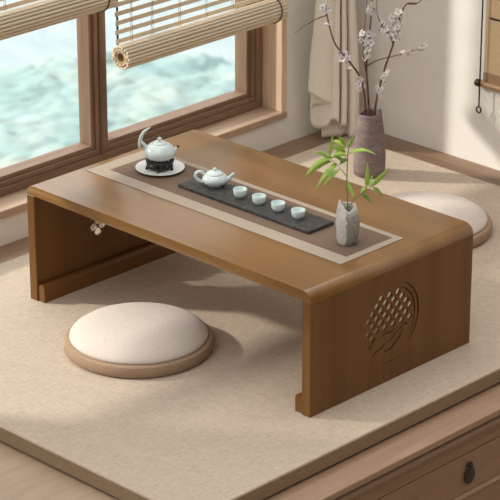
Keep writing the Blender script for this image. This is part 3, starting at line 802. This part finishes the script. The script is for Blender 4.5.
# ------------------------------------------------------------------ bamboo roll blinds
def blind(y0, y1, z, label, cords):
    """rolled part centred at height z, hanging slats above, between y0 and y1."""
    X = -.270; R0 = .0335
    t = thing('bamboo_blind', label, 'blind', (X, (y0+y1)/2, z), 0, 'bamboo roll blinds on the windows')
    w = (y1-y0)/2
    bm = bmesh.new(); rd = random.Random(int(z*1000))
    n = 20
    for k in range(n):
        a = 2*pi*k/n; r = R0-.0038+rd.uniform(-.0006, .0006); e = rd.uniform(-.003, .003)
        c, s = cos(a), sin(a); hw = R0*pi/n*.72; hd = .0036
        poly = []
        for q in range(8):
            b2 = 2*pi*q/8+pi/8; lx = hd*1.05*cos(b2); ly = hw*1.05*sin(b2)
            poly.append(((r+lx)*c-ly*s, (r+lx)*s+ly*c))
        prism(bm, poly, 'Y', -w+e, w+e)
    for k in range(20):
        a = 2*pi*(k+.5)/20; r = R0-.0125; c, s = cos(a), sin(a); hw = r*pi/20*.9
        poly = [((r+.0018*cos(q))*c-hw*sin(q)*s, (r+.0018*cos(q))*s+hw*sin(q)*c) for q in [pi/8+pi/4*i for i in range(8)]]
        e = rd.uniform(-.003, .002); prism(bm, poly, 'Y', -w+e, w+e)
    ro_ = obj('rolled_slats', bm, M['bamboo'], t)
    bm = bmesh.new()
    ring_o = [(.0200*cos(2*pi*i/24), 0.0200*sin(2*pi*i/24)) for i in range(24)]; ring_i = [(.0120*cos(2*pi*i/24), .0120*sin(2*pi*i/24)) for i in range(24)]
    vs = [[bm.verts.new((p[0], yy, p[1])) for p in rg] for rg, yy in ((ring_o, -w+.001), (ring_o, w-.001), (ring_i, w-.001), (ring_i, -w+.001))]
    for i in range(4):
        A, Dd = vs[i], vs[(i+1) % 4]
        for k in range(24): bm.faces.new((A[k], A[(k+1) % 24], Dd[(k+1) % 24], Dd[k]))
    obj('core_tube', bm, M['bamboo_core'], t, smooth='auto')
    # hanging slats (a curtain of flat sticks) behind the roll
    bm = bmesh.new(); zz = .036; xs = -.022
    while z+zz < 1.20:
        box(bm, xs-.0016, xs+.0016, -w+.004+rd.uniform(-.002, .002), w-.004+rd.uniform(-.002, .002), zz-.0062, zz+.0062, bev=.0008, seg=1)
        zz += .0250
    obj('hanging_slats', bm, M['bamboo'], t)
    zt = zz
    for cy in cords:
        yy = cy-(y0+y1)/2
        bm = bmesh.new(); tube(bm, [(xs+.003, yy, .02), (xs+.003, yy, zt)], .0008, 6); tube(bm, [(xs-.003, yy, .02), (xs-.003, yy, zt)], .0008, 6)
        obj('ladder_string', bm, M['cord_pale'], t, smooth=True)
    bm = bmesh.new(); z2 = .020
    while z2 < zt-.01:            # bound edge: dark stitched selvedge
        tube(bm, [(xs+.0035, -w+.010, z2), (xs+.0035, -w+.010, z2+.010)], .0024, 6); z2 += .0250
    tube(bm, [(xs, -w+.010, .01), (xs, -w+.010, zt)], .0010, 6)
    o = obj('selvedge', bm, M['cord'], t); o['label'] = 'dark stitched edge cord'
    bm = bmesh.new(); yy = w-.030     # dark lifting cord looped round the roll near its far end
    lp = [((R0+.0016)*cos(a), yy+.004*sin(a), (R0+.0016)*sin(a)) for a in [radians(q) for q in range(150, -171, -15)]]
    tube(bm, [(xs+.004, yy, zt)]+[(lp[0][0], yy, .055)]+lp, .0016, 6)
    o = obj('lifting_cord', bm, M['cord'], t, smooth=True); o['label'] = 'dark cord looped round the roll'
    rail = B(-.026, .012, -w, w, 1.20-z, 1.225-z, bev=.002)
    obj('head_rail', rail, M['bamboo_core'], t)
    return t
blind(.563, 1.166, .4200, 'bamboo roll blind hanging lower over the right window pane', (.625, .70, .80, .90, 1.0, 1.1))
blind(-1.10, .528, .5960, 'bamboo roll blind rolled up higher over the left window pane', (-.9, -.6, -.3, 0, .2, .4))

# ------------------------------------------------------------------ hanging scroll on the back wall
SX = .203
t = thing('hanging_scroll', 'tan cloth hanging scroll with wooden roller at the right edge of back wall', 'scroll', (SX, WY, .2375))
obj('cloth', B(.004, .42, -.012, -.009, .008, .80), M['scroll'], t)
obj('lower_band', B(.0035, .4205, -.013, -.0085, .006, .036), M['scroll_band'], t)
bm = bmesh.new(); box(bm, .018, .40, -.0135, -.012, .190, .195); obj('upper_stripe', bm, M['cord'], t)
bm = bmesh.new(); tube(bm, [(-.006, -.012, 0), (.43, -.012, 0)], .0085, 18); obj('roller', bm, M['dowel'], t, smooth='auto')
for x in (-.022, .43):
    bm = bmesh.new()
    tube(bm, [(x, -.012, 0), (x+.003, -.012, 0), (x+.013, -.012, 0), (x+.017, -.012, 0)], [.0085, .0105, .0105, .0088], 18)
    o = obj('roller_knob', bm, M['black_metal'], t, smooth='auto'); o['label'] = 'dark roller end knob'
bm = bmesh.new(); tube(bm, [(.001, -.024, .80), (.001, -.024, -.064)], .0021, 8)
pc = obj('pull_cord', bm, M['cord'], t, smooth=True)
bm = bmesh.new(); tube(bm, [(.001+.0078*cos(a), -.024+.0078*.35*sin(a)*0, -.072+.0085*sin(a)) for a in [2*pi*i/24 for i in range(24)]], .0023, 8, closed=True)
obj('cord_ring', bm, M['black_metal'], pc, smooth=True)
bm = bmesh.new(); box(bm, -.01, .43, -.030, 0, .80, .815, bev=.002); obj('hanging_rail', bm, M['dowel'], t)

# ------------------------------------------------------------------ foliage and lake beyond the window
CAM = Vector((4.2507, -3.5960, 2.4629))
def out_pt(dist, lat): return CAM+FWD*dist+RIGHT*lat
bm = bmesh.new(); NA, NB = 150, 130; rows = []
for i in range(NA+1):
    row = []
    for j in range(NB+1):
        lat = -7.5+12*j/NB
        shore = 34.0+.9*noise.noise((lat*.45, 0, 5))+.5*noise.noise((lat*1.6, 3, 5))
        dist = 24.0+(shore-24.0)*i/NA
        p = out_pt(dist, lat)
        edge = min(1, (NA-i)/5)
        h = .26+.12*noise.noise((p.x*.7, p.y*.7, 0))+.07*noise.noise((p.x*2.3, p.y*2.3, 2))+.08*noise.noise((p.x*8, p.y*8, 4))
        row.append(bm.verts.new((p.x, p.y, -8.99+max(.02, h)*edge)))
    rows.append(row)
for A, Dd in zip(rows, rows[1:]):
    for k in range(NB): bm.faces.new((A[k], A[k+1], Dd[k+1], Dd[k]))
o = obj('haze_painted_foliage', bm, M['foliage'], smooth=True)
o['kind'] = 'stuff'; o['label'] = 'blurred teal foliage paled by painted haze, far below outside the window'; o['category'] = 'foliage'
bm = bmesh.new(); c = out_pt(41, -2); pts = []
for i in range(60):
    a = 2*pi*i/60; r = 1+.06*noise.noise((cos(a)*2, sin(a)*2, 0))
    q = c+FWD*(7.8*r*cos(a))+RIGHT*(14*r*sin(a)); pts.append((q.x, q.y))
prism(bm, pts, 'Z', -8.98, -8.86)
o = obj('lake', bm, M['water']); o['kind'] = 'structure'

# ------------------------------------------------------------------ camera, sun, sky
cam = bpy.data.cameras.new('camera'); co = link(bpy.data.objects.new('camera', cam))
co.location = CAM; yaw, pitch = -.7722, .3988
f = Vector((sin(yaw)*cos(pitch), cos(yaw)*cos(pitch), -sin(pitch)))
co.rotation_euler = f.to_track_quat('-Z', 'Y').to_euler()
cam.sensor_width = 36; cam.lens = 2483.07/500*36; cam.clip_start = .1; cam.clip_end = 300
cam.dof.use_dof = True; cam.dof.focus_distance = 6.0; cam.dof.aperture_fstop = 14
S.camera = co

sun = bpy.data.lights.new('sun', 'SUN'); so = link(bpy.data.objects.new('sun', sun))
el, az = radians(28), radians(36)
d = Vector((cos(az)*cos(el), sin(az)*cos(el), -sin(el)))
so.rotation_euler = d.to_track_quat('-Z', 'Y').to_euler()
sun.energy = 3.5; sun.angle = radians(3); sun.color = (1, .93, .83)

w = bpy.data.worlds.new('sky'); S.world = w; w.use_nodes = True
nt = w.node_tree; bg = nt.nodes['Background']
tc = nt.nodes.new('ShaderNodeTexCoord')
dp = nt.nodes.new('ShaderNodeVectorMath'); dp.operation = 'DOT_PRODUCT'
v = Vector((-.50, -.50, .71)).normalized(); dp.inputs[1].default_value = v
nt.links.new(tc.outputs['Generated'], dp.inputs[0])
mr = nt.nodes.new('ShaderNodeMapRange'); mr.interpolation_type = 'SMOOTHSTEP'
for k, x in zip(('From Min', 'From Max', 'To Min', 'To Max'), (-.3, .9, 0, 1)): mr.inputs[k].default_value = x
nt.links.new(dp.outputs['Value'], mr.inputs['Value'])
cr = nt.nodes.new('ShaderNodeValToRGB'); e = cr.color_ramp.elements
e[0].position = 0; e[0].color = (.035, .033, .03, 1); e[1].position = 1; e[1].color = (1.5, 1.46, 1.42, 1)
nt.links.new(mr.outputs['Result'], cr.inputs['Fac'])
# added bright sky lobe to lift the window view and tabletop sheen
dp2 = nt.nodes.new('ShaderNodeVectorMath'); dp2.operation = 'DOT_PRODUCT'
dp2.inputs[1].default_value = Vector((-.87, .2, .42)).normalized(); nt.links.new(tc.outputs['Generated'], dp2.inputs[0])
m2 = nt.nodes.new('ShaderNodeMapRange'); m2.interpolation_type = 'SMOOTHSTEP'
for k, x in zip(('From Min', 'From Max', 'To Min', 'To Max'), (.35, 1, 0, 1)): m2.inputs[k].default_value = x
nt.links.new(dp2.outputs['Value'], m2.inputs['Value'])
ad = mixc(nt, m2.outputs['Result'], cr.outputs['Color'], (3.0, 3.1, 3.1, 1))
# dimmer towards and below the horizon
sp = nt.nodes.new('ShaderNodeSeparateXYZ'); nt.links.new(tc.outputs['Generated'], sp.inputs[0])
m3 = nt.nodes.new('ShaderNodeMapRange'); m3.interpolation_type = 'SMOOTHSTEP'
for k, x in zip(('From Min', 'From Max', 'To Min', 'To Max'), (.0, .68, .03, 1.08)): m3.inputs[k].default_value = x
nt.links.new(sp.outputs['Z'], m3.inputs['Value'])
ml = nt.nodes.new('ShaderNodeVectorMath'); ml.operation = 'SCALE'
nt.links.new(ad, ml.inputs[0]); nt.links.new(m3.outputs['Result'], ml.inputs['Scale'])
nt.links.new(ml.outputs[0], bg.inputs['Color'])
bg.inputs['Strength'].default_value = 1.0

S.view_settings.view_transform = 'Standard'; S.view_settings.look = 'None'
S.view_settings.exposure = .13; S.view_settings.gamma = 1; S.view_settings.use_curve_mapping = False
S.cycles.use_denoising = True
S.cycles.max_bounces = 8; S.cycles.diffuse_bounces = 4; S.cycles.transparent_max_bounces = 12
